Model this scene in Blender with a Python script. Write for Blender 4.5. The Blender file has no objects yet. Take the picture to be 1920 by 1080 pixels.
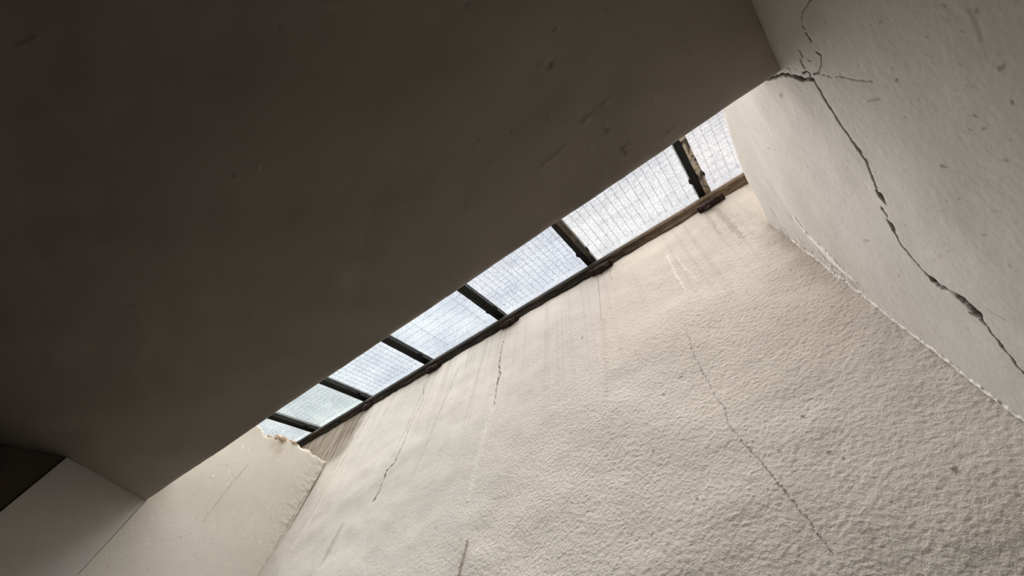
import bpy, bmesh, math, random
import numpy as np
from mathutils import Matrix, Vector

random.seed(5)
rng = np.random.default_rng(11)
SC = bpy.context.scene
COL = SC.collection

# ------------------------------------------------------------------ camera, sky, sun, exposure
S = 0.62                     # metres per survey unit (distance camera - rough wall)
EYE = 1.60                   # camera height over the floor
F_PX = 738.6
RC = np.array([[0.78254327, 0.6153482, 0.09472399],
               [-0.49530369, 0.70748422, -0.50412334],
               [-0.37722711, 0.34758118, 0.85842124]])   # world -> camera (x right, y down, z ahead)

cam_d = bpy.data.cameras.new('camera')
cam = bpy.data.objects.new('camera', cam_d)
COL.objects.link(cam)
cam_d.sensor_width = 36.0
cam_d.lens = F_PX / 1920 * 36
cam_d.clip_start = 0.01
m = Matrix.Identity(4)
for i in range(3):
    m[i][0], m[i][1], m[i][2] = RC[0, i], -RC[1, i], -RC[2, i]
m.translation = Vector((0, 0, EYE))
cam.matrix_world = m
SC.camera = cam

w = bpy.data.worlds.new('overcast_sky')
SC.world = w
w.use_nodes = True
bg = w.node_tree.nodes['Background']
bg.inputs['Color'].default_value = (0.90, 0.96, 1.0, 1)
bg.inputs['Strength'].default_value = 0.88

sun_d = bpy.data.lights.new('fill_sun', 'SUN')
sun_d.energy = 14.3
sun_d.angle = math.radians(96)  # very wide soft lamp, added to brighten the walls beyond what the glass gives
sun_d.color = (1.0, 0.962, 0.885)
sun = bpy.data.objects.new('fill_sun', sun_d)
COL.objects.link(sun)
sun_from = Vector((0.0, -0.22, 1.0))
sun.rotation_euler = sun_from.to_track_quat('Z', 'Y').to_euler()
sun.location = (0, -2, 6)

vs = SC.view_settings
vs.view_transform = 'Standard'
vs.look = 'None'
vs.exposure = 0.0
vs.gamma = 1.0
vs.use_curve_mapping = False
SC.cycles.max_bounces = 16
SC.cycles.diffuse_bounces = 8
SC.cycles.transparent_max_bounces = 16

# ------------------------------------------------------------------ survey
XL, XR = -2.6003, 0.3404          # side wall faces
YE, ZS = 0.2981, 0.9455           # slab edge, soffit level
ZF, TH = 2.1219, 0.3204           # window foot on the rough wall, slope of the glass
BX, BP, BW = -3.2481, 0.6948, 0.0631   # first visible bar, pitch, width
YP = -0.0765                      # back end of the left pier
TT = math.tan(TH)
ZTOP = 1.10
YBK = -0.45
XA, XB = -4.2, 1.3                # outer ends
ZFL = -EYE / S


def W(x, y, z):
    return Vector((x * S, y * S, z * S + EYE))


def ray(u, v):
    return RC.T @ np.array([(u - 960) / F_PX, (v - 540) / F_PX, 1.0])


def at_x(p, x):
    d = ray(*p); d = d * (x / d[0]); return (d[1], d[2])     # (y, z)


def at_y(p, y):
    d = ray(*p); d = d * (y / d[1]); return (d[0], d[2])     # (x, z)


def at_z(p, z):
    d = ray(*p); d = d * (z / d[2]); return (d[0], d[1])     # (x, y)


def at_glass(p):
    d = ray(*p)                     # z = ZF-(1-y)*TT
    t = (ZF - TT) / (d[2] - TT * d[1]); return d * t


# ------------------------------------------------------------------ helpers
def tag(o, label=None, cat=None, group=None, kind=None):
    if label: o['label'] = label
    if cat: o['category'] = cat
    if group: o['group'] = group
    if kind: o['kind'] = kind
    return o


def link(name, me, mat, parent=None, smooth=False):
    o = bpy.data.objects.new(name, me)
    COL.objects.link(o)
    if mat is not None and len(me.materials) == 0:
        me.materials.append(mat)
    if parent is not None:
        o.parent = parent
    if smooth:
        me.polygons.foreach_set('use_smooth', np.ones(len(me.polygons), dtype=bool))
    return o


def pyobj(name, verts, faces, mat, parent=None, smooth=False):
    me = bpy.data.meshes.new(name)
    me.from_pydata([tuple(v) for v in verts], [], faces)
    me.update()
    bm = bmesh.new(); bm.from_mesh(me)
    bmesh.ops.recalc_face_normals(bm, faces=bm.faces)
    bm.to_mesh(me); bm.free()
    return link(name, me, mat, parent, smooth)


def box_vf(lo, hi):
    v = [W(x, y, z) for z in (lo[2], hi[2]) for y in (lo[1], hi[1]) for x in (lo[0], hi[0])]
    f = [(0, 1, 3, 2), (4, 6, 7, 5), (0, 4, 5, 1), (2, 3, 7, 6), (0, 2, 6, 4), (1, 5, 7, 3)]
    return v, f


def box(name, lo, hi, mat, parent=None):
    v, f = box_vf(lo, hi)
    return pyobj(name, v, f, mat, parent)


def vnoise(U, V, su, sv, seed):
    """smooth value noise, cell sizes su, sv (same unit as U, V)"""
    r = np.random.default_rng(seed)
    T = r.random((256, 256)) * 2 - 1
    a, b = U / su + 57.3, V / sv + 91.7
    ia, ib = np.floor(a).astype(int), np.floor(b).astype(int)
    fa, fb = a - ia, b - ib
    fa = fa * fa * fa * (fa * (fa * 6 - 15) + 10); fb = fb * fb * fb * (fb * (fb * 6 - 15) + 10)
    g = lambda i, j: T[i % 256, j % 256]
    return ((g(ia, ib) * (1 - fa) + g(ia + 1, ib) * fa) * (1 - fb)
            + (g(ia, ib + 1) * (1 - fa) + g(ia + 1, ib + 1) * fa) * fb)


def fbm(U, V, su, sv, seed, n=4, gain=0.5):
    t = 0; a = 1.0
    for k in range(n):
        # turn each octave to hide the lattice
        c, s_ = math.cos(0.7 * k), math.sin(0.7 * k)
        t = t + a * vnoise(U * c - V * s_ * su / sv, V * c + U * s_ * sv / su, su / 2 ** k, sv / 2 ** k, seed + k)
        a *= gain
    return t


def sstep(a, b, x):
    t = np.clip((x - a) / (b - a), 0, 1)
    return t * t * (3 - 2 * t)


def stroke(M, U, V, pts, soft=0.5, jit=0.0, seed=0, amount=1.0):
    """max into M a line through pts = [(u, v, width)], widths in survey units"""
    if jit:
        jn = 0.012
        Uq = U + jit * fbm(U, V, jn, jn, seed, 3); Vq = V + jit * fbm(U, V, jn, jn, seed + 40, 3)
    else:
        Uq, Vq = U, V
    for (a, b, wa), (c, d, wb) in zip(pts[:-1], pts[1:]):
        wm = max(wa, wb) * 2 + 0.004 + abs(jit) * 2
        sel = ((U > min(a, c) - wm) & (U < max(a, c) + wm) & (V > min(b, d) - wm) & (V < max(b, d) + wm))
        if not sel.any():
            continue
        u, v = Uq[sel], Vq[sel]
        L2 = (c - a) ** 2 + (d - b) ** 2 + 1e-12
        t = np.clip(((u - a) * (c - a) + (v - b) * (d - b)) / L2, 0, 1)
        dist = np.hypot(u - a - t * (c - a), v - b - t * (d - b))
        wid = (wa + (wb - wa) * t) / 2
        val = amount * (1 - sstep(1 - soft, 1 + soft, dist / np.maximum(wid, 1e-6)))
        M[sel] = np.maximum(M[sel], val)


def blob(M, U, V, c, ru, rv, ang=0.0, soft=0.6, amount=1.0, rough=0.0, seed=0):
    R_ = max(ru, rv) * 1.8
    sel = (abs(U - c[0]) < R_) & (abs(V - c[1]) < R_)
    if not sel.any():
        return
    u, v = U[sel] - c[0], V[sel] - c[1]
    ca, sa = math.cos(ang), math.sin(ang)
    d = np.hypot((u * ca + v * sa) / ru, (v * ca - u * sa) / rv)
    if rough:
        d = d + rough * fbm(u + c[0], v + c[1], ru * .7, ru * .7, seed, 3)
    M[sel] = np.maximum(M[sel], amount * (1 - sstep(1 - soft, 1 + soft * .3, d)))


def sheet(name, us, vs_, place, depth_dir, thick, disp, masks, mat, parent=None, uedge=None):
    """a slab whose visible face is a grid over (us, vs_); place(u, v) -> survey xyz arrays;
    disp pushes along the outward normal (survey units); thick = slab thickness behind."""
    nu, nv = len(us), len(vs_)
    U, V = np.meshgrid(us, vs_, indexing='ij')
    P = np.stack(place(U, V), -1)
    nrm = -np.asarray(depth_dir, float)
    P = P + disp[..., None] * nrm
    B = np.stack(place(U, V), -1) + thick * np.asarray(depth_dir, float)
    n = nu * nv
    idx = np.arange(n).reshape(nu, nv)
    q = np.stack([idx[:-1, :-1], idx[1:, :-1], idx[1:, 1:], idx[:-1, 1:]], -1).reshape(-1, 4)
    ring = np.concatenate([idx[:, 0], idx[-1, 1:], idx[-2::-1, -1], idx[0, -2:0:-1]])
    nb = len(ring)
    Bv = B.reshape(-1, 3)[ring]
    bi = n + np.arange(nb)
    side = np.stack([ring, bi, np.roll(bi, -1), np.roll(ring, -1)], -1)
    verts = np.concatenate([P.reshape(-1, 3), Bv]) * S + np.array([0, 0, EYE])
    # consistent orientation
    e1 = P[1, 0] - P[0, 0]; e2 = P[0, 1] - P[0, 0]
    flip = np.dot(np.cross(e1, e2), nrm) < 0
    if flip:
        q = q[:, ::-1]; side = side[:, ::-1]; back = bi
    else:
        back = bi[::-1]
    loops = np.concatenate([q.reshape(-1), side.reshape(-1), back])
    tot = np.concatenate([np.full(len(q) + len(side), 4), [nb]])
    me = bpy.data.meshes.new(name)
    me.vertices.add(len(verts)); me.vertices.foreach_set('co', verts.astype(np.float32).ravel())
    me.loops.add(len(loops)); me.loops.foreach_set('vertex_index', loops.astype(np.int32))
    me.polygons.add(len(tot))
    me.polygons.foreach_set('loop_start', np.concatenate([[0], np.cumsum(tot)[:-1]]).astype(np.int32))
    sm = np.zeros(len(tot), dtype=bool); sm[:len(q)] = True
    me.update(calc_edges=True)
    me.validate()
    me.polygons.foreach_set('use_smooth', sm[:len(me.polygons)])
    for k, a in masks.items():
        at = me.attributes.new(k, 'FLOAT', 'POINT')
        at.data.foreach_set('value', np.concatenate([a.reshape(-1), np.zeros(nb)]).astype(np.float32))
    return link(name, me, mat, parent)


def axis(a, b, step, *extra):
    """dense positions from a to b, plus coarse outliers"""
    n = int(round((b - a) / step))
    return np.unique(np.concatenate([np.linspace(a, b, n + 1), np.array(extra, float)]))


# ------------------------------------------------------------------ materials
class NT:
    def __init__(s, name):
        s.m = bpy.data.materials.new(name); s.m.use_nodes = True
        s.t = s.m.node_tree; s.n = s.t.nodes; s.b = s.n['Principled BSDF']
        s.geo = s.n.new('ShaderNodeTexCoord')

    def new(s, typ, **kw):
        k = s.n.new(typ)
        for a, v in kw.items():
            setattr(k, a, v)
        return k

    def link(s, a, b): s.t.links.new(a, b)

    def noise(s, scale, detail=4, rough=.55, stretch=None, dist=0.0):
        t = s.new('ShaderNodeTexNoise'); t.inputs['Scale'].default_value = scale
        t.inputs['Detail'].default_value = detail; t.inputs['Roughness'].default_value = rough
        t.inputs['Distortion'].default_value = dist
        if stretch:
            mp = s.new('ShaderNodeMapping'); mp.inputs['Scale'].default_value = stretch
            s.link(s.geo.outputs['Object'], mp.inputs[0]); s.link(mp.outputs[0], t.inputs['Vector'])
        else:
            s.link(s.geo.outputs['Object'], t.inputs['Vector'])
        return t.outputs['Fac']

    def ramp(s, fac, stops):
        r = s.new('ShaderNodeValToRGB')
        e = r.color_ramp.elements
        while len(e) < len(stops): e.new(0.5)
        for q, (p, c) in zip(e, stops):
            q.position = p
            q.color = c if len(c) == 4 else (*c, 1)
        s.link(fac, r.inputs[0]); return r.outputs[0]

    def mix(s, fac, a, b, mode='MIX'):
        k = s.new('ShaderNodeMix', data_type='RGBA', blend_type=mode)
        if isinstance(fac, (int, float)): k.inputs['Factor'].default_value = fac
        else: s.link(fac, k.inputs['Factor'])
        for sock, v in ((k.inputs[6], a), (k.inputs[7], b)):
            if isinstance(v, tuple): sock.default_value = (*v, 1)
            else: s.link(v, sock)
        return k.outputs[2]

    def attr(s, name):
        k = s.new('ShaderNodeAttribute'); k.attribute_name = name
        return k.outputs['Fac']

    def bump(s, h, dist, strength=1.0):
        k = s.new('ShaderNodeBump'); k.inputs['Distance'].default_value = dist
        k.inputs['Strength'].default_value = strength
        s.link(h, k.inputs['Height']); s.link(k.outputs[0], s.b.inputs['Normal'])


def plaster(name, base, alt, stain_shade=(.20, .15, .11), pale=(.82, .78, .70), crack=(.06, .052, .045),
            grain=.0006, gscale=220, rough=.9, masks=True, speck=.0):
    t = NT(name)
    c = t.mix(t.ramp(t.noise(3.2, 5, .6), [(.35, (0, 0, 0)), (.68, (1, 1, 1))]), base, alt)
    f = t.ramp(t.noise(38, 4, .7), [(.40, (0, 0, 0)), (.75, (.5, .5, .5))])
    c = t.mix(f, c, tuple(x * .86 for x in base))
    if speck:
        v = t.ramp(t.noise(95, 2, .5), [(.73, (0, 0, 0)), (.80, (speck,) * 3)])
        c = t.mix(v, c, tuple(x * .45 for x in base))
    if masks:
        c = t.mix(t.attr('pale'), c, pale)
        c = t.mix(t.attr('stain_shade'), c, stain_shade)
        c = t.mix(t.attr('crack'), c, crack)
    t.link(c, t.b.inputs['Base Color'])
    t.b.inputs['Roughness'].default_value = rough
    t.b.inputs['Specular IOR Level'].default_value = .25
    h = t.noise(gscale, 4, .6)
    if name == 'rough_render':
        k = t.new('ShaderNodeMath', operation='MULTIPLY')
        t.link(h, k.inputs[0]); t.link(t.attr('coarse'), k.inputs[1]); h = k.outputs[0]
    t.bump(h, grain)
    return t.m


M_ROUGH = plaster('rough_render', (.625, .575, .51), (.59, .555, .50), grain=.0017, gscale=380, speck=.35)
M_SMOOTH = plaster('smooth_plaster', (.665, .635, .60), (.63, .61, .575), grain=.0003, gscale=160, speck=.6, pale=(.93, .90, .84))
M_PANEL = plaster('old_plaster', (.64, .58, .51), (.62, .57, .49), stain_shade=(.33, .23, .14), grain=.0004, gscale=140, speck=.3)
M_PIER = plaster('grey_paint', (.60, .575, .535), (.56, .54, .505), grain=.0002, masks=False)
M_SOFFIT = plaster('soffit_paint', (.56, .50, .435), (.52, .47, .415), grain=.00015, gscale=90, rough=.6)
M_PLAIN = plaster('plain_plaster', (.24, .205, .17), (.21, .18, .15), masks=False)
M_FLOOR = plaster('concrete_floor', (.055, .045, .038), (.04, .034, .028), masks=False)


def metal(name, a, b, c=None, lo=.42, hi=.58, scale=60, rough=.75, stretch=None):
    t = NT(name)
    n = t.noise(scale, 6, .68, stretch)
    col = t.ramp(n, [(lo, a), (hi, b)] if c is None else [(lo, a), ((lo + hi) / 2, c), (hi, b)])
    t.link(col, t.b.inputs['Base Color'])
    t.b.inputs['Roughness'].default_value = rough
    t.b.inputs['Specular IOR Level'].default_value = .2
    t.bump(n, .0015, .8)
    return t.m


M_DARK = metal('dark_steel', (.010, .011, .0105), (.020, .020, .018), lo=.3, hi=.8)
M_RAIL = metal('rusty_rail', (.012, .010, .008), (.12, .085, .052), (.035, .025, .016), lo=.40, hi=.74, scale=30, stretch=(.25, 1, 1))
# the rail is browner, with bare rust, towards its right-hand end
nt = M_RAIL.node_tree; pb = nt.nodes['Principled BSDF']
src = pb.inputs['Base Color'].links[0].from_socket
tc = nt.nodes.new('ShaderNodeTexCoord'); sp = nt.nodes.new('ShaderNodeSeparateXYZ')
mr = nt.nodes.new('ShaderNodeMapRange'); mr.inputs[1].default_value = .40; mr.inputs[2].default_value = .80
mr.interpolation_type = 'SMOOTHSTEP'
nz = nt.nodes.new('ShaderNodeTexNoise'); nz.inputs['Scale'].default_value = 45; nz.inputs['Detail'].default_value = 6
mu = nt.nodes.new('ShaderNodeMath'); mu.operation = 'MULTIPLY'
mx = nt.nodes.new('ShaderNodeMix'); mx.data_type = 'RGBA'; mx.inputs[7].default_value = (.25, .175, .11, 1)
nt.links.new(tc.outputs['Object'], sp.inputs[0]); nt.links.new(sp.outputs[0], mr.inputs[0])
nt.links.new(tc.outputs['Object'], nz.inputs['Vector'])
nt.links.new(mr.outputs[0], mu.inputs[0]); nt.links.new(nz.outputs['Fac'], mu.inputs[1])
nt.links.new(mu.outputs[0], mx.inputs[0]); nt.links.new(src, mx.inputs[6]); nt.links.new(mx.outputs[2], pb.inputs['Base Color'])
M_RUST = metal('rust', (.012, .006, .005), (.11, .065, .045), (.026, .012, .009), lo=.40, hi=.74, scale=90)
M_FLAKE = metal('flaking_paint', (.05, .045, .04), (.52, .47, .40), (.20, .175, .15), lo=.44, hi=.52, scale=26, stretch=(1, .6, .6))
M_PUTTY = metal('grimy_putty', (.05, .048, .042), (.14, .125, .105), lo=.35, hi=.7, scale=40)
M_BROKEN = plaster('broken_plaster', (.62, .47, .36), (.70, .60, .48), grain=.002, gscale=120, masks=False)

t = NT('wire')
t.b.inputs['Base Color'].default_value = (.20, .21, .22, 1); t.b.inputs['Roughness'].default_value = .6
t.b.inputs['Metallic'].default_value = .3
M_WIRE = t.m


def glass(name, tint, seed):
    t = NT(name)
    mp = t.new('ShaderNodeMapping'); mp.inputs['Location'].default_value = (seed * 3.1, seed * 1.7, seed)
    t.link(t.geo.outputs['Object'], mp.inputs[0])
    vor = t.new('ShaderNodeTexVoronoi'); vor.inputs['Scale'].default_value = 120
    t.link(mp.outputs[0], vor.inputs['Vector'])
    no = t.new('ShaderNodeTexNoise'); no.inputs['Scale'].default_value = 6; no.inputs['Detail'].default_value = 8
    no.inputs['Roughness'].default_value = .7
    t.link(mp.outputs[0], no.inputs['Vector'])
    k = t.ramp(vor.outputs['Distance'], [(.0, (1, 1, 1)), (.35, (.96, .96, .96)), (.8, (.83, .835, .84))])
    k2 = t.ramp(no.outputs['Fac'], [(.3, (.84, .84, .87)), (.62, (1, 1, 1))])
    c = t.mix(1.0, t.mix(1.0, k, k2, 'MULTIPLY'), tint, 'MULTIPLY')
    tr = t.new('ShaderNodeBsdfTransparent'); t.link(c, tr.inputs[0])
    tl = t.new('ShaderNodeBsdfTranslucent'); t.link(c, tl.inputs[0])
    mx = t.new('ShaderNodeMixShader'); mx.inputs[0].default_value = GL_MILK
    t.link(tr.outputs[0], mx.inputs[1]); t.link(tl.outputs[0], mx.inputs[2])
    gl = t.new('ShaderNodeBsdfGlossy'); gl.inputs['Roughness'].default_value = .15
    m2 = t.new('ShaderNodeMixShader'); m2.inputs[0].default_value = .03
    t.link(mx.outputs[0], m2.inputs[1]); t.link(gl.outputs[0], m2.inputs[2])
    t.link(m2.outputs[0], t.n['Material Output'].inputs['Surface'])
    return t.m


GL_MILK = .05

# ------------------------------------------------------------------ the setting: rough back wall
PX = 0.0014       # about one photo pixel on the near right wall


def px_pts(pts, fn, arg, k):
    """photo points with a pixel width -> survey (u, v, width); k survey units per pixel"""
    out = []
    for (u, v, wd) in pts:
        a, b = fn((u, v), arg)
        d = np.linalg.norm(ray(u, v)); 
        out.append((a, b, wd * k))
    return out


us = np.unique(np.concatenate([axis(-3.5, -2.6, .008, -4.2), axis(-2.6, -1.2, .0042), axis(-1.2, .42, .0026, .7, 1.0, 1.3)]))
vz = np.unique(np.concatenate([axis(.24, 1.3, .0026, ZFL, -1.8, -1.0, -.4, 0.0), axis(1.3, 2.09, .0038)]))
U, V = np.meshgrid(us, vz, indexing='ij')
inside = sstep(-3.5, -3.3, U) * sstep(.15, .3, V)
# the render is coarser low and to the right, trowelled smooth near the window and on the left
amp = (.25 + .75 * sstep(-2.0, -.4, U - (V - .8) * .55)) * (1.0 - .55 * sstep(1.55, 2.05, V))
r1 = fbm(U, V, .0070, .0060, 21, 2, .6)
r2 = fbm(U + .35 * V, V - .25 * U, .0125, .0085, 31, 2, .6)
rel = (np.clip(r1, -.9, 1.2) * .00085 + np.abs(r2) * -.0007) * amp
rel += fbm(U, V, .35, .30, 5, 3) * .006 * inside
rel += fbm(U, V, .09, .07, 8, 2) * .0009 * inside
stain_shade = np.zeros_like(U); crack = np.zeros_like(U); pale = np.zeros_like(U)
K = .0022
dn = lambda pts: px_pts(pts, at_y, 1.0, K)
stroke(crack, U, V, dn([(794, 722, 1.2), (792, 750, 1.8), (765, 805, 1.0), (755, 837, 1.6), (741, 867, 2.5), (725, 885, 2.2), (722, 892, 5), (715, 909, 2.2), (708, 925, 2.4), (700, 938, 5)]), .5, .006, 3)
stroke(crack, U, V, dn([(943, 640, 1.4), (934, 682, 1.6), (936, 700, 3.5), (929, 730, 1.8), (927, 765, 1.0)]), .5, .006, 4, .85)
stroke(crack, U, V, dn([(1287, 617, .7), (1301, 668, .8), (1338, 737, .9), (1354, 758, 1.3), (1368, 800, 1.1), (1412, 848, 1.4), (1449, 895, 1.6), (1495, 950, 1.3), (1562, 1038, 1.3)]), .6, .003, 5, .55)
stroke(stain_shade, U, V, dn([(1119, 508, 3), (1122, 540, 2.2), (1127, 600, 1.5)]), .7, .003, 6, .55)
stroke(stain_shade, U, V, dn([(1145, 508, 1.6), (1143, 517, 1.4), (1148, 525, 1.6)]), .5, 0, 6, .7)
stroke(stain_shade, U, V, dn([(950, 612, 3), (938, 660, 2), (930, 720, 1.5)]), .8, .004, 7, .45)
stroke(stain_shade, U, V, dn([(878, 1015, 5), (870, 1045, 7), (860, 1085, 5)]), .9, .004, 8, .75)
stroke(stain_shade, U, V, dn([(1565, 710, 2), (1510, 731, 3), (1463, 749, 2)]), .9, .003, 9, .35)
stroke(pale, U, V, dn([(1250, 478, 3), (1262, 505, 4), (1285, 545, 3)]), .8, .004, 10, .7)
stroke(pale, U, V, dn([(1268, 482, 3), (1285, 503, 3), (1310, 528, 2)]), .8, .004, 11, .5)
stroke(pale, U, V, dn([(924, 765, 9), (900, 850, 16), (878, 935, 10)]), .95, .01, 12, .28)
stroke(pale, U, V, dn([(648, 790, 5), (628, 820, 7), (602, 852, 7)]), .6, .006, 13, .8)
stroke(pale, U, V, dn([(690, 790, 7), (640, 860, 8), (590, 960, 8), (540, 1040, 6)]), .9, .006, 14, .35)
for (x0, y0, x1, y1, wd, am) in ((860, 690, 770, 900, 9, .22), (912, 640, 868, 800, 8, .2), (800, 715, 735, 860, 12, .18),
                                 (700, 768, 560, 1000, 6, .35), (690, 772, 610, 905, 10, .3), (1345, 395, 1392, 445, 14, .4),
                                 (1322, 398, 1350, 440, 8, .3), (640, 985, 600, 1060, 16, .35), (1130, 600, 1140, 760, 10, .12)):
    stroke(stain_shade, U, V, dn([(x0, y0, wd), ((x0 + x1) / 2, (y0 + y1) / 2, wd * .9), (x1, y1, wd * .5)]), .9, .006, int(x0), am)
# grime running down from the rail: long vertical streaks
run = sstep(.0, .75, vnoise(U, V * 0 + .3, .018, 1, 61) * .6 + vnoise(U, V, .007, .5, 62) * .5)
stain_shade = np.maximum(stain_shade, run * .30 * sstep(1.45, 2.0, V) * sstep(0.2, -1.6, U))
stain_shade = np.maximum(stain_shade, run * .12 * sstep(.9, 1.7, V))
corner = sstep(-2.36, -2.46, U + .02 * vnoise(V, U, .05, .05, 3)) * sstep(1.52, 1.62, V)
stain_shade = np.maximum(stain_shade, corner * (.70 + .28 * sstep(-.3, .5, vnoise(U, V, .022, .16, 71) + .5 * vnoise(U, V, .01, .09, 72))))
stain_shade = np.maximum(stain_shade, .5 * sstep(1.965, 2.0, V + .012 * vnoise(U, V, .06, .1, 77)))  # soft shade under the rail, painted into the mask beside the real stains
for (a, b, ru, rv, am) in ((1091, 633, 3, 5, .9), (1275, 705, 7, 3, .6), (1244, 739, 4, 4, .7), (1504, 777, 4, 3, .9), (1553, 844, 4, 2, .9),
                           (1789, 880, 4, 4, .9), (1624, 994, 7, 3, .6), (1224, 846, 3, 3, .8), (1305, 934, 3, 3, .8), (792, 750, 4, 5, .8),
                           (1383, 404, 2.5, 2.5, .9), (1162, 655, 4, 2, .4), (876, 942, 2, 2, .8), (865, 1012, 4, 3, .5), (1460, 845, 3, 3, .6)):
    blob(stain_shade, U, V, at_y((a, b), 1.0), ru * .0019, rv * .0019, 0, .6, am, .35, a)
for _ in range(150):
    blob(stain_shade, U, V, (random.uniform(-2.4, .33), random.uniform(.3, 1.9)), random.uniform(.0025, .005), random.uniform(.0025, .005),
         random.random() * 3, .6, random.uniform(.25, .7), .3, _)
# uneven darker band along the right-hand corner
stain_shade = np.maximum(stain_shade, .30 * sstep(.10, .0, abs(U - XR) + .03 * fbm(U, V, .06, .06, 81)) * sstep(1.0, 1.25, V) * sstep(1.75, 1.6, V))
rel += -.005 * crack ** 1.5 + .002 * pale
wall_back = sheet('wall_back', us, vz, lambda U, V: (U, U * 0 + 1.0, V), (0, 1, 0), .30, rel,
                  dict(stain_shade=stain_shade, crack=crack, pale=pale, coarse=amp), M_ROUGH)
tag(wall_back, 'rough rendered plaster wall below the strip of wired glass', 'wall', None, 'structure')

# ------------------------------------------------------------------ right wall, smooth with a long crack
us = axis(.10, 1.0, .0016, -3.4, -2.0, -1.0, -.4, -.1, 0.0, .05)
tz = np.linspace(0, 1, 740)


def top_r(y):
    return np.interp(y, [-.5, YE - .02, .3, .47, .60, .70, .79, .96, 1.2], [1.46, 1.46, 1.46, 1.50, 1.565, 1.600, 1.618, 1.612, 1.612])


vv = np.concatenate([[ZFL, -1.2, -.4, .1], .30 + 1.31 * tz])
U, V = np.meshgrid(us, vv, indexing='ij')
# rows above .9 are squeezed so that the last row follows the worn top edge
ttop = top_r(U)
Vr = np.where(V > .945, .945 + (V - .945) / (1.61 - .945) * (ttop - .945), V)
dis = fbm(U, Vr, .30, .26, 15, 3) * .004 * sstep(-.1, .05, U)
stain_shade = np.zeros_like(U); crack = np.zeros_like(U); pale = np.zeros_like(U)
KR = .0017
r0 = random.Random(21)
rn = lambda pts: px_pts(pts, at_x, XR, KR)
stroke(crack, U, Vr, rn([(1520, 150, 2.5), (1527, 148, 3), (1545, 182, 3), (1562, 212, 2.6), (1598, 268, 2.8), (1619, 300, 3.0), (1634, 336, 3.2), (1643, 360, 2.5)]), .45, .002, 3)
stroke(crack, U, Vr, rn([(1642, 361, 3), (1650, 369, 9), (1663, 385, 2)]), .35, .003, 4)
stroke(crack, U, Vr, rn([(1652, 390, 2), (1657, 398, 5), (1663, 408, 2)]), .35, .003, 5)
stroke(crack, U, Vr, rn([(1663, 412, 3), (1670, 421, 7), (1678, 436, 3), (1691, 461, 2), (1717, 492, 2), (1740, 518, 2.2)]), .4, .002, 6)
stroke(crack, U, Vr, rn([(1740, 518, 3), (1748, 526, 9), (1762, 537, 9), (1778, 547, 5), (1790, 554, 8), (1808, 567, 12), (1826, 584, 11), (1836, 601, 7), (1849, 614, 3), (1867, 637, 2.4), (1888, 663, 2.6), (1920, 704, 2.4), (1965, 755, 2.2)]), .35, .003, 7)
stroke(crack, U, Vr, rn([(1816, 588, 2), (1826, 594, 4), (1834, 600, 2)]), .4, .002, 8, .8)
stroke(crack, U, Vr, rn([(1440, 150, 2), (1454, 143, 3.5), (1476, 141, 4), (1491, 143, 4), (1500, 149, 5), (1508, 149, 4), (1516, 150, 3)]), .4, .003, 9)
ring = [(1513 + 8.5 * math.cos(a), 140 + 8.5 * math.sin(a), 1.0 if 2.2 < a < 3.6 else 1.5) for a in np.linspace(-2.6, 2.9, 16)]
stroke(crack, U, Vr, rn(ring), .5, .002, 10)
for pts in ([(1499, 92, 1.2), (1503, 99, 2.6), (1507, 107, 2)], [(1502, 109, 2), (1506, 119, 2.4), (1511, 127, 1.6)],
            [(1520, 0, .7), (1504, 22, .9), (1504, 40, .7)], [(1506, 47, 1.6), (1509, 53, 1.8)], [(1512, 59, 2), (1515, 64, 2.4)], [(1518, 69, 2.4), (1523, 77, 1.6)],
            [(1534, 98, 2), (1541, 102, 1.2), (1543, 122, 1.2), (1538, 133, 1.4), (1528, 139, 1.4)],
            [(1515, 110, .8), (1522, 114, 1.4)], [(1537, 138, .8), (1560, 143, .8), (1576, 142, .9), (1605, 148, 1.2), (1640, 151, 1.0)],
            [(1475, 128, 1.0), (1482, 131, 1.2), (1483, 137, .8)], [(1488, 128, 1), (1494, 130, 1)]):
    stroke(crack, U, Vr, rn([(a, b, c * .8) for a, b, c in pts]), .6, .0012, int(pts[0][0]), .8 if max(p[2] for p in pts) > 1.5 else .45)
stroke(crack, U, Vr, rn([(1536, 470, 2), (1561, 499, 3), (1587, 517, 3), (1608, 531, 2)]), .5, .002, 12, .8)
stroke(crack, U, Vr, rn([(1445, 391, 2), (1452, 402, 3), (1457, 408, 2)]), .6, .002, 12, .6)
stroke(crack, U, Vr, rn([(1473, 398, 2), (1485, 410, 3)]), .6, .002, 12, .55)
stroke(pale, U, Vr, rn([(1490, 405, 5), (1502, 421, 8), (1518, 440, 8), (1536, 456, 14), (1556, 478, 26), (1577, 502, 20), (1608, 529, 6)]), .4, .005, 13, 1.0)
stroke(pale, U, Vr, [(.990, 1.40, .006), (.990, 1.1, .008), (.988, .8, .007), (.990, .35, .006)], .6, .004, 14, .95)
for k in range(13):
    blob(stain_shade, U, Vr, (.985 + r0.uniform(-.006, .006), r0.uniform(.4, 1.35)), .002, .005, 0, .6, .85, .5, k)
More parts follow.
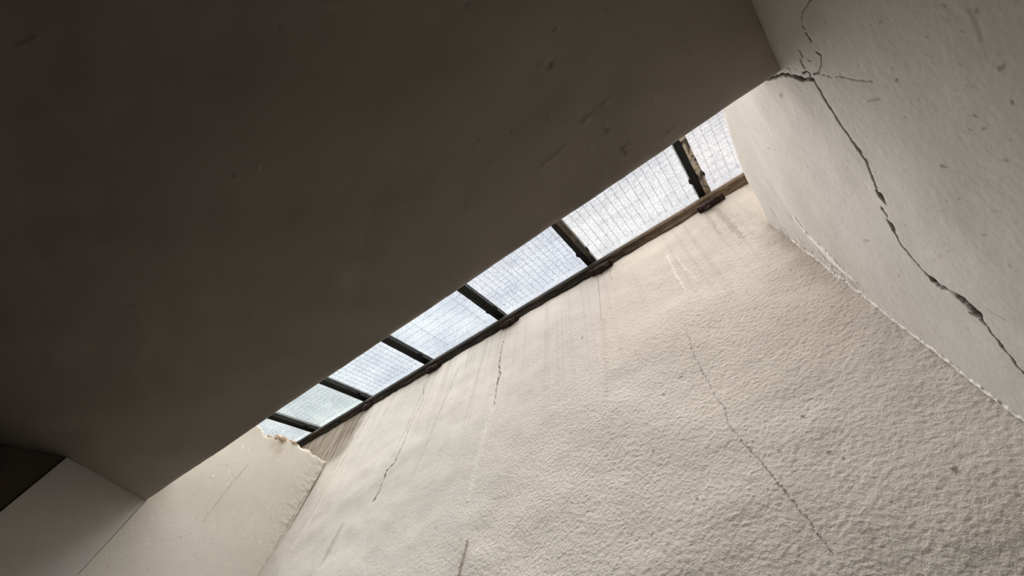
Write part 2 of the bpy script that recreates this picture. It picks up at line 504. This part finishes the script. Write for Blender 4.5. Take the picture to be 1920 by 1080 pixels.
for (a, b, ru, rv, am) in ((1640, 185, 16, 4, .55), (1465, 178, 4, 7, .6), (1440, 277, 4, 3, .8), (1847, 238, 8, 3, .75), (1685, 150, 4, 3, .8),
                           (1904, 190, 4, 3, .8), (1881, 127, 4, 3, .75), (1834, 216, 3, 3, .8), (1821, 240, 3, 2, .7), (1827, 161, 4, 2, .7),
                           (1658, 38, 6, 4, .45), (1830, 20, 4, 3, .7), (1785, 30, 8, 3, .3), (1805, 260, 2, 2, .8), (1772, 311, 5, 3, .7),
                           (1886, 300, 3, 3, .7), (1627, 450, 7, 5, .4), (1548, 297, 3, 3, .6), (1625, 260, 2, 2, .7), (1700, 220, 3, 3, .5),
                           (1862, 398, 10, 3, .25), (1764, 480, 9, 4, .3), (1750, 490, 6, 3, .3), (1845, 440, 4, 3, .4), (1427, 46, 4, 4, .5)):
    stroke(stain_shade, U, Vr, rn([(a - ru * .6, b + ru * .15, rv * .5), (a, b, rv * .9), (a + ru * .6, b - ru * .1, rv * .5)]), .8, .003, a, am * .9)
for (x0, y0, x1, y1, wd, am) in ((1818, 18, 1840, 78, 3, .35), (1848, 580, 1882, 600, 2, .5), (1840, 78, 1850, 105, 2, .2), (1690, 540, 1704, 552, 2, .4)):
    stroke(stain_shade, U, Vr, rn([(x0, y0, wd), (x1, y1, wd * .8)]), .8, .002, x0, am)
r_ = random.Random(3)
for k in range(420):
    blob(stain_shade, U, Vr, (r_.uniform(.05, .98), r_.uniform(.32, 1.5)), r_.uniform(.0012, .0034), r_.uniform(.0012, .0026), r_.random() * 3, .6,
         r_.uniform(.2, .7), .4, k)
for k in range(160):
    a, b = r_.uniform(.1, .98), r_.uniform(.32, 1.45)
    an = 2.3 + r_.uniform(-.4, .4); L = r_.uniform(.008, .03)
    stroke(stain_shade, U, Vr, [(a, b, .0012), (a + L * math.cos(an), b + L * math.sin(an), .0012)], .8, 0, 0, r_.uniform(.1, .4))
# scuffed rounded arris next to the window
arr = sstep(.90, .99, U) * sstep(.9, 1.1, Vr)
stain_shade = np.maximum(stain_shade, .30 * arr * (1 - pale) * sstep(.1, .8, fbm(U, Vr, .03, .02, 91, 3)))
dis += -.009 * crack ** 1.6 + .0035 * pale
rnd = np.clip((ttop - Vr) / .05, 0, 1)
dis += -.018 * (1 - np.sqrt(np.clip(1 - (1 - rnd) ** 2, 0, 1))) * (V > .945)
dis += .0012 * fbm(U, Vr, .012, .012, 95, 2) * (arr + .15)
# build with the squeezed rows
wall_right = sheet('wall_right', us, vv,
                   lambda a, b: (a * 0 + XR, a, np.where(b > .945, .945 + (b - .945) / (1.61 - .945) * (top_r(a) - .945), b)),
                   (1, 0, 0), .22, dis, dict(stain_shade=stain_shade, crack=crack, pale=pale), M_SMOOTH)
tag(wall_right, 'smooth cream plaster wall with a long diagonal crack', 'wall', None, 'structure')

# ------------------------------------------------------------------ left wall: plaster panel with torn top
us = axis(YE, 1.0, .0045)
vv = np.concatenate([[ZFL, -1.2, -.4, .1], np.linspace(.40, 1.56, 290)])


def top_l(y):
    y = np.asarray(y, float)
    base = np.interp(y, [.25, .50, .56, .63, .70, .77, .86, 1.0], [1.55, 1.548, 1.520, 1.535, 1.578, 1.583, 1.592, 1.602])
    return base + .006 * vnoise(y, y * 0, .02, 1, 7) + .006 * vnoise(y, y * 0, .009, 1, 9)


sq = lambda a, b: np.where(b > .9, .9 + (b - .9) / (1.56 - .9) * (top_l(a) - .9), b)
U, V = np.meshgrid(us, vv, indexing='ij')
Vr = sq(U, V)
dis = fbm(U, Vr, .30, .28, 17, 2) * .0022
stain_shade = np.zeros_like(U); crack = np.zeros_like(U); pale = np.zeros_like(U)
ln = lambda pts: px_pts(pts, at_x, XL, .0038)
stroke(stain_shade, U, Vr, ln([(465, 870, 1.6), (420, 925, 1.2), (379, 979, 1.4)]), .8, .004, 3, .5)
edge = sstep(.05, .0, top_l(U) - Vr)
stain_shade = np.maximum(stain_shade, .75 * edge * sstep(.0, .5, vnoise(U, Vr, .07, .2, 5) + .25 * vnoise(U, Vr, .02, .02, 6)) * sstep(.56, .62, U) * sstep(.95, .8, U))
blob(stain_shade, U, Vr, at_x((520, 838), XL), .05, .07, 0, 1.0, .35, .5, 3)
stroke(crack, U, Vr, ln([(592, 851, 1.5), (602, 856, 2.0), (613, 863, 2.5)]), .5, .004, 4)
stroke(stain_shade, U, Vr, ln([(612, 868, 3), (590, 905, 3), (560, 950, 2), (485, 1080, 1.5)]), .8, .006, 5, .6)
for k in range(60):
    blob(stain_shade, U, Vr, (r_.uniform(.32, .98), r_.uniform(.5, 1.5)), r_.uniform(.003, .008), r_.uniform(.003, .006), 0, .6, r_.uniform(.2, .55), .3, k)
for k in range(30):
    blob(pale, U, Vr, (r_.uniform(.32, .98), r_.uniform(.5, 1.4)), r_.uniform(.003, .006), r_.uniform(.006, .014), .5, .6, r_.uniform(.3, .8), .3, k)
rag = sstep(.85, .98, U)
dis += .0022 * rag * sstep(.9, 1.4, Vr) * fbm(U, Vr, .03, .02, 33, 3) - .012 * crack
rnd = np.clip((top_l(U) - Vr) / .03, 0, 1)
dis += -.02 * (1 - np.sqrt(np.clip(1 - (1 - rnd) ** 2, 0, 1)))
wall_left = sheet('wall_left', us, vv, lambda a, b: (a * 0 + XL, a, sq(a, b)), (-1, 0, 0), .14, dis,
                  dict(stain_shade=stain_shade, crack=crack, pale=pale), M_PANEL)
tag(wall_left, 'warm plaster side wall with a torn ragged top under the glass', 'wall', None, 'structure')
# torn lumps along its top
for k, (y, dx, sz) in enumerate(((.60, -.03, .020), (.655, -.02, .026), (.70, -.035, .020), (.735, -.015, .018), (.78, -.03, .016), (.56, -.03, .014), (.85, -.03, .014))):
    bm = bmesh.new()
    bmesh.ops.create_icosphere(bm, subdivisions=3, radius=1)
    for v in bm.verts:
        n_ = v.co.normalized()
        rr = 1 + .30 * math.sin(5 * n_.x + k) * math.cos(4 * n_.y + 2 * k) + .18 * math.sin(11 * n_.z + 3 * n_.x + k)
        v.co = Vector((n_.x * 1.3, n_.y * 1.5, n_.z * .7)) * rr * sz * S
        v.co += W(XL + dx, y, float(top_l(y)) - .004)
    me = bpy.data.meshes.new('plaster_lump'); bm.to_mesh(me); bm.free()
    link('plaster_lump', me, M_BROKEN, wall_left, True)

# grey pier under the slab edge, in line with the panel
pier = box('wall_pier', (XL - .14, YP, ZFL), (XL, YE + .004, ZS - .002), M_PIER)
tag(pier, 'dull grey painted pier in the shade under the slab', 'pier', None, 'structure')
# dark splayed wall behind the pier
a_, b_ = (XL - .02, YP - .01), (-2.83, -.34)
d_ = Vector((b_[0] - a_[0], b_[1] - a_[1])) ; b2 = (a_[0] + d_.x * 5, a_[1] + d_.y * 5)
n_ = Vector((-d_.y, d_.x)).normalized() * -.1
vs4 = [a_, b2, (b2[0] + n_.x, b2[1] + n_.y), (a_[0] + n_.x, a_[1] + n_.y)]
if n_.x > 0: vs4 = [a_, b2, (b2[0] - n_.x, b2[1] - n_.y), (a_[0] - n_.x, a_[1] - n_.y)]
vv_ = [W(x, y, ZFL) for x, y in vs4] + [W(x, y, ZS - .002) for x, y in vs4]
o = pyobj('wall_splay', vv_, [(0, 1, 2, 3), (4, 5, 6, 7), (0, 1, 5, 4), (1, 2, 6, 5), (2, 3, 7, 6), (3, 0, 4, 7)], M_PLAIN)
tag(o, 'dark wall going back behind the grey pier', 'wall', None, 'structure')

# ------------------------------------------------------------------ soffit slab
us = axis(-2.75, XR + .012, .0052, XA, -3.4)
vy = axis(-.90, YE, .0046, -3.4, -2.0, -1.2)
U, V = np.meshgrid(us, vy, indexing='ij')
dis = fbm(U, V, .45, .4, 25, 3) * .006 + fbm(U, V, .12, .10, 26, 2) * .0012
stain_shade = np.zeros_like(U); crack = np.zeros_like(U); pale = np.zeros_like(U)
bumpm = np.zeros_like(U); pit = np.zeros_like(U)
r_ = random.Random(8)
KS = .0017
for (a, b, s_, sg) in ((724, 176, 5, 1), (648, 176, 3, 1), (760, 68, 5, 1), (942, 94, 7, 1), (1040, 61, 6, 1), (1013, 127, 6, 1), (1030, 122, 6, -1), (960, 123, 5, 1),
                       (1094, 120, 5, 1), (1150, 225, 0, 0), (1231, 178, 7, 1), (1064, 200, 4, 1), (1030, 223, 7, 1), (1133, 245, 6, -1), (1107, 276, 5, 1),
                       (1163, 279, 5, -1), (898, 268, 5, 1), (915, 315, 6, 1), (815, 362, 4, 1), (1000, 328, 4, 1), (487, 308, 6, 1), (562, 176, 4, 1),
                       (875, 10, 4, -1), (620, 8, 8, 1), (690, 440, 3, -1), (502, 672, 3, -1), (461, 745, 3, -1), (880, 385, 5, 1), (870, 400, 4, 1),
                       (1290, 85, 9, 1), (1300, 97, 7, 1), (1425, 40, 5, -1), (1250, 130, 5, 1), (1120, 330, 4, 1), (1170, 285, 4, -1)):
    if s_ == 0: continue
    c = at_z((a, b), ZS)
    blob(bumpm if sg > 0 else pit, U, V, c, s_ * KS * .9, s_ * KS * .6, r_.random() * 3, .7, 1, .5, a)
for pts in ([(1090, 236, 2), (1102, 222, 2.5), (1118, 214, 2.5), (1130, 214, 1.5)], [(1136, 222, 1.5), (1138, 232, 2.5), (1128, 244, 2)],
            [(1118, 206, 1.5), (1140, 192, 2), (1158, 180, 1.5)], [(1018, 312, 1.5), (1040, 295, 2), (1062, 276, 1.5)],
            [(1240, 262, 1.5), (1258, 248, 2), (1275, 233, 1.5)], [(1168, 280, 2), (1188, 264, 1.5)], [(1058, 160, 1.2), (1060, 168, 1.2)],
            [(18, 95, 2), (45, 82, 3), (65, 72, 2)], [(1120, 345, 2), (1132, 326, 2)]):
    stroke(bumpm, U, V, px_pts(pts, at_z, ZS, KS), .8, .003, 3)
for k in range(110):
    c = (r_.uniform(-1.8, .3), r_.uniform(-.8, .28))
    s_ = r_.uniform(.0025, .0055)
    blob(bumpm if r_.random() < .6 else pit, U, V, c, s_, s_ * .7, r_.random() * 3, .7, r_.uniform(.3, .9), .5, k)
dis = dis + .0018 * bumpm - .0022 * pit
crack = pit * .35
# worn, nibbled front edge
wear = sstep(.012, .0, YE - V) * sstep(-.35, .35, fbm(U, V * 0, .05, 1, 55, 3))
dis -= .002 * wear
ceiling = sheet('ceiling', us, vy, lambda a, b: (a, b, a * 0 + ZS), (0, 0, 1), ZTOP - ZS, dis, dict(stain_shade=stain_shade, crack=crack, pale=pale), M_SOFFIT)
tag(ceiling, 'dark brown flat slab soffit filling the upper left', 'ceiling', None, 'structure')

# ------------------------------------------------------------------ rest of the shell, out of view
def shell(name, lo, hi, mat, label, cat):
    tag(box(name, lo, hi, mat), label, cat, None, 'structure')


shell('floor', (XA, -3.4, ZFL - .15), (XB, 1.3, ZFL), M_FLOOR, 'dark concrete floor of the room', 'floor')
shell('wall_front', (XA, -3.6, ZFL), (XB, -3.4, ZTOP), M_PLAIN, 'plain plaster wall behind the viewer', 'wall')
shell('wall_far_left', (XA - .2, -3.4, ZFL), (XA, 1.3, 2.3), M_PLAIN, 'plain plaster wall closing the passage past the grey pier', 'wall')
shell('wall_far_right', (XB, -.55, ZTOP), (XB + .2, 1.3, 2.3), M_PLAIN, 'plain wall closing the roof space past the cracked wall', 'wall')
shell('wall_upstand', (XA, YBK - .12, ZTOP), (XB, YBK, ZF - (1 - YBK) * TT - .005), M_PLAIN, 'low upstand wall carrying the lower end of the glass', 'wall')
shell('ceiling_side', (XR + .22, -3.4, ZS), (XB, 1.0, ZTOP), M_PLAIN, 'roof slab past the cracked wall', 'ceiling')

# ------------------------------------------------------------------ window_1: sloping strip of wired glass
win = bpy.data.objects.new('window_1', None)
COL.objects.link(win)
win.location = W(-1.1, 1.0, ZF)
tag(win, 'sloping strip of wired glass panes in dark steel bars', 'window', None, 'structure')
bpy.context.view_layer.update()
WI = win.matrix_world.inverted()


def wpart(name, verts, faces, mat, parent=None, smooth=False):
    v = [WI @ Vector(p) for p in verts]
    return pyobj(name, v, faces, mat, parent or win, smooth)


def G(x, s_, n_):
    """point on the glass: s_ down the slope from the wall, n_ along the upward normal"""
    return W(x, 1 - s_ * math.cos(TH) - n_ * math.sin(TH), ZF - s_ * math.sin(TH) + n_ * math.cos(TH))


LEN = (1 - YBK + .10) / math.cos(TH)


def prism(sec, ss, jit=0.0, seed=0):
    """sec: list of (x, n); ss: stations down the slope"""
    rr = random.Random(seed)
    v = []; f = []
    k = len(sec)
    for i, s_ in enumerate(ss):
        for (x, n_) in sec:
            v.append(G(x + rr.uniform(-jit, jit), s_, n_ + rr.uniform(-jit, jit)))
    for i in range(len(ss) - 1):
        for j in range(k):
            a, b = i * k + j, i * k + (j + 1) % k
            f.append((a, b, b + k, a + k))
    f.append(tuple(range(k))); f.append(tuple(range((len(ss) - 1) * k, len(ss) * k)))
    return v, f


stations = [-.05] + [i * .03 for i in range(0, 34)] + [1.2, LEN]
bars = [BX + BP * k for k in range(-1, 7)]
bump_px = {1: ((573, 801),), 2: ((672, 739),), 3: ((788, 666),), 4: ((930, 577),), 5: ((1104, 469),), 6: ((1320, 330),)}
for k, x in enumerate(bars):
    h = BW * .5
    sec = [(x, .030), (x, .000), (x + h * .93, -.010), (x + h * .97, .030)]
    v, f = prism(sec, stations, .0008, k)
    bar = wpart('glazing_bar', v, f, M_DARK)
    sec = [(x + h * 1.03, .030), (x + h * 1.03, -.008), (x + BW, .000), (x + BW, .030)]
    v, f = prism(sec, stations, .0012, k + 50)
    wpart('bar_flange', v, f, M_FLAKE if k == 6 else (M_PUTTY if k == 5 else M_DARK), bar)
    sec = [(x + h - .004, .060), (x + h - .004, .030), (x + h + .004, .030), (x + h + .004, .060)]
    v, f = prism(sec, [-.05, LEN])
    wpart('bar_web', v, f, M_DARK, bar)
    # washer that shows past the edges of the bar
    if k in bump_px:
        P = at_glass(bump_px[k][0]); sb = (1 - P[1]) / math.cos(TH)
    else:
        sb = .12
    v = []; f = []
    N = 14
    for (rad, n_) in ((.026, .026), (.040, .022), (.042, .008), (.036, .002)):
        for i in range(N):
            a = 2 * math.pi * i / N
            q = rad * (1 + .08 * math.sin(3 * a + k))
            v.append(G(x + h + q * math.cos(a), sb + q * .8 * math.sin(a), n_))
    for r in range(3):
        for i in range(N):
            f.append((r * N + i, r * N + (i + 1) % N, (r + 1) * N + (i + 1) % N, (r + 1) * N + i))
    f.append(tuple(range(N))); f.append(tuple(range(3 * N, 4 * N)))
    wpart('washer', v, f, M_DARK, bar)

# panes, each with its own wire net
tints = [(.97, .99, .985), (.955, .985, .97), (.955, .975, .995), (.955, .975, .995), (.96, .965, .99), (.985, .97, .965), (.985, .96, .95)]
#        wires across the slope step, wires down the slope step (survey units), jitter
nets = [(.030, .026), (.036, .026), (.045, .05), (.060, .35), (.036, .040), (.085, .042), (.050, .040)]


def wire(v, f, pts, rad):
    k0 = len(v)
    for (x, s_, n_) in pts:
        v += [G(x - rad, s_ - rad, n_), G(x + rad, s_ - rad, n_ + rad), G(x + rad, s_ + rad, n_), G(x - rad, s_ + rad, n_ - rad)]
    for i in range(len(pts) - 1):
        for j in range(4):
            a, b = k0 + i * 4 + j, k0 + i * 4 + (j + 1) % 4
            f.append((a, b, b + 4, a + 4))


for k in range(7):
    x0, x1 = bars[k] + BW * .5 + .006, bars[k + 1] + BW * .5 - .006
    n0, n1 = .032, .042
    v = [G(x, s_, n_) for n_ in (n0, n1) for s_ in (-.03, LEN) for x in (x0, x1)]
    f = [(0, 1, 3, 2), (4, 6, 7, 5), (0, 4, 5, 1), (2, 3, 7, 6), (0, 2, 6, 4), (1, 5, 7, 3)]
    pane = wpart('pane', v, f, glass('wired_glass_%d' % k, tints[k], k))
    rr = random.Random(k)
    v = []; f = []
    st, sx = nets[k]
    nm = (n0 + n1) / 2
    s_ = .02
    while s_ < .95:
        w0 = rr.uniform(-.002, .002)
        wire(v, f, [(x0 + .002 + (x1 - x0 - .004) * i / 8, s_ + w0 + rr.uniform(-.0012, .0012), nm) for i in range(9)], .0009 if k == 3 else .00065)
        # the net lies closer towards the slab in the three right-hand panes
        s_ += st * (.42 if (k >= 4 and s_ > .25) else 1.0)
    x = x0 + sx * .6
    while x < x1 - .01:
        w0 = rr.uniform(-.002, .002)
        wire(v, f, [(x + w0 + rr.uniform(-.0016, .0016), .0 + .095 * i, nm) for i in range(11)], .00065 if k != 5 else .0008)
        x += sx
    wm = wpart('wire_net', v, f, M_WIRE, pane)
    wm['kind'] = 'stuff'

# bottom rail along the wall: rounded rusty angle
prof = [(1.06, 2.15), (1.02, 2.15), (1.0, 2.118), (.990, 2.100), (.972, 2.061), (.966, 2.048), (.962, 2.030), (.966, 2.012), (.976, 2.006), (.982, 1.998), (.990, 1.985), (1.06, 1.985)]
xs = np.linspace(XA, XB, 150)
rr = random.Random(4)
v = []; f = []
for x in xs:
    for j, (y, z) in enumerate(prof):
        lo = 8 <= j <= 10
        q = .0012 if not lo else .006
        v.append(W(x, y + rr.uniform(-q, q) * .5, z + rr.uniform(-q, q)))
k = len(prof)
for i in range(len(xs) - 1):
    for j in range(k):
        a, b = i * k + j, i * k + (j + 1) % k
        f.append((a, b, b + k, a + k))
f.append(tuple(range(k))); f.append(tuple(range((len(xs) - 1) * k, len(xs) * k)))
rail = wpart('bottom_rail', v, f, M_RAIL)

# rusty cleats under the rail, one at each bar, some with a curled end
cle = [(1335, 384, 1), (1128, 505, 0), (955, 607, 0), (812, 692, 0), (688, 764, 0)]
for k, (a, b, curl) in enumerate(cle):
    xx, zz = at_y((a, b), .985)
    L = .065 if k < 4 else .05
    rr = random.Random(k + 9)
    v = []; f = []
    N = 8; K2 = 9
    for i in range(N):
        tt = i / (N - 1)
        hh = (.022 * math.sin(math.pi * (.15 + .8 * tt)) + .004) * rr.uniform(.75, 1.25)
        for j in range(K2):
            an = 2 * math.pi * j / K2
            q = rr.uniform(.8, 1.2)
            v.append(W(xx - L + 2 * L * tt, .985 + .020 * q * math.cos(an), zz + .012 + hh * q * math.sin(an)))
    for i in range(N - 1):
        for j in range(K2):
            p, q = i * K2 + j, i * K2 + (j + 1) % K2
            f.append((p, q, q + K2, p + K2))
    f.append(tuple(range(K2))); f.append(tuple(range((N - 1) * K2, N * K2)))
    cl = wpart('cleat', v, f, M_RUST)
    # hooked wire end
    v = []; f = []
    R0, r0 = (.020, .006) if curl else (.012, .0035)
    cx, cz = (xx - L * .55, zz - .012) if curl else (xx + L * .55, zz - .006)
    M1, M2 = 14, 6
    for i in range(M1):
        an = (-.6 + 1.55 * i / (M1 - 1)) * math.pi
        for j in range(M2):
            bn = 2 * math.pi * j / M2
            v.append(W(cx + (R0 + r0 * math.cos(bn)) * math.cos(an), .975 + r0 * math.sin(bn), cz + (R0 + r0 * math.cos(bn)) * math.sin(an)))
    for i in range(M1 - 1):
        for j in range(M2):
            p, q = i * M2 + j, i * M2 + (j + 1) % M2
            f.append((p, q, q + M2, p + M2))
    f.append(tuple(range(M2))); f.append(tuple(range((M1 - 1) * M2, M1 * M2)))
    wpart('hook', v, f, M_RUST, cl)
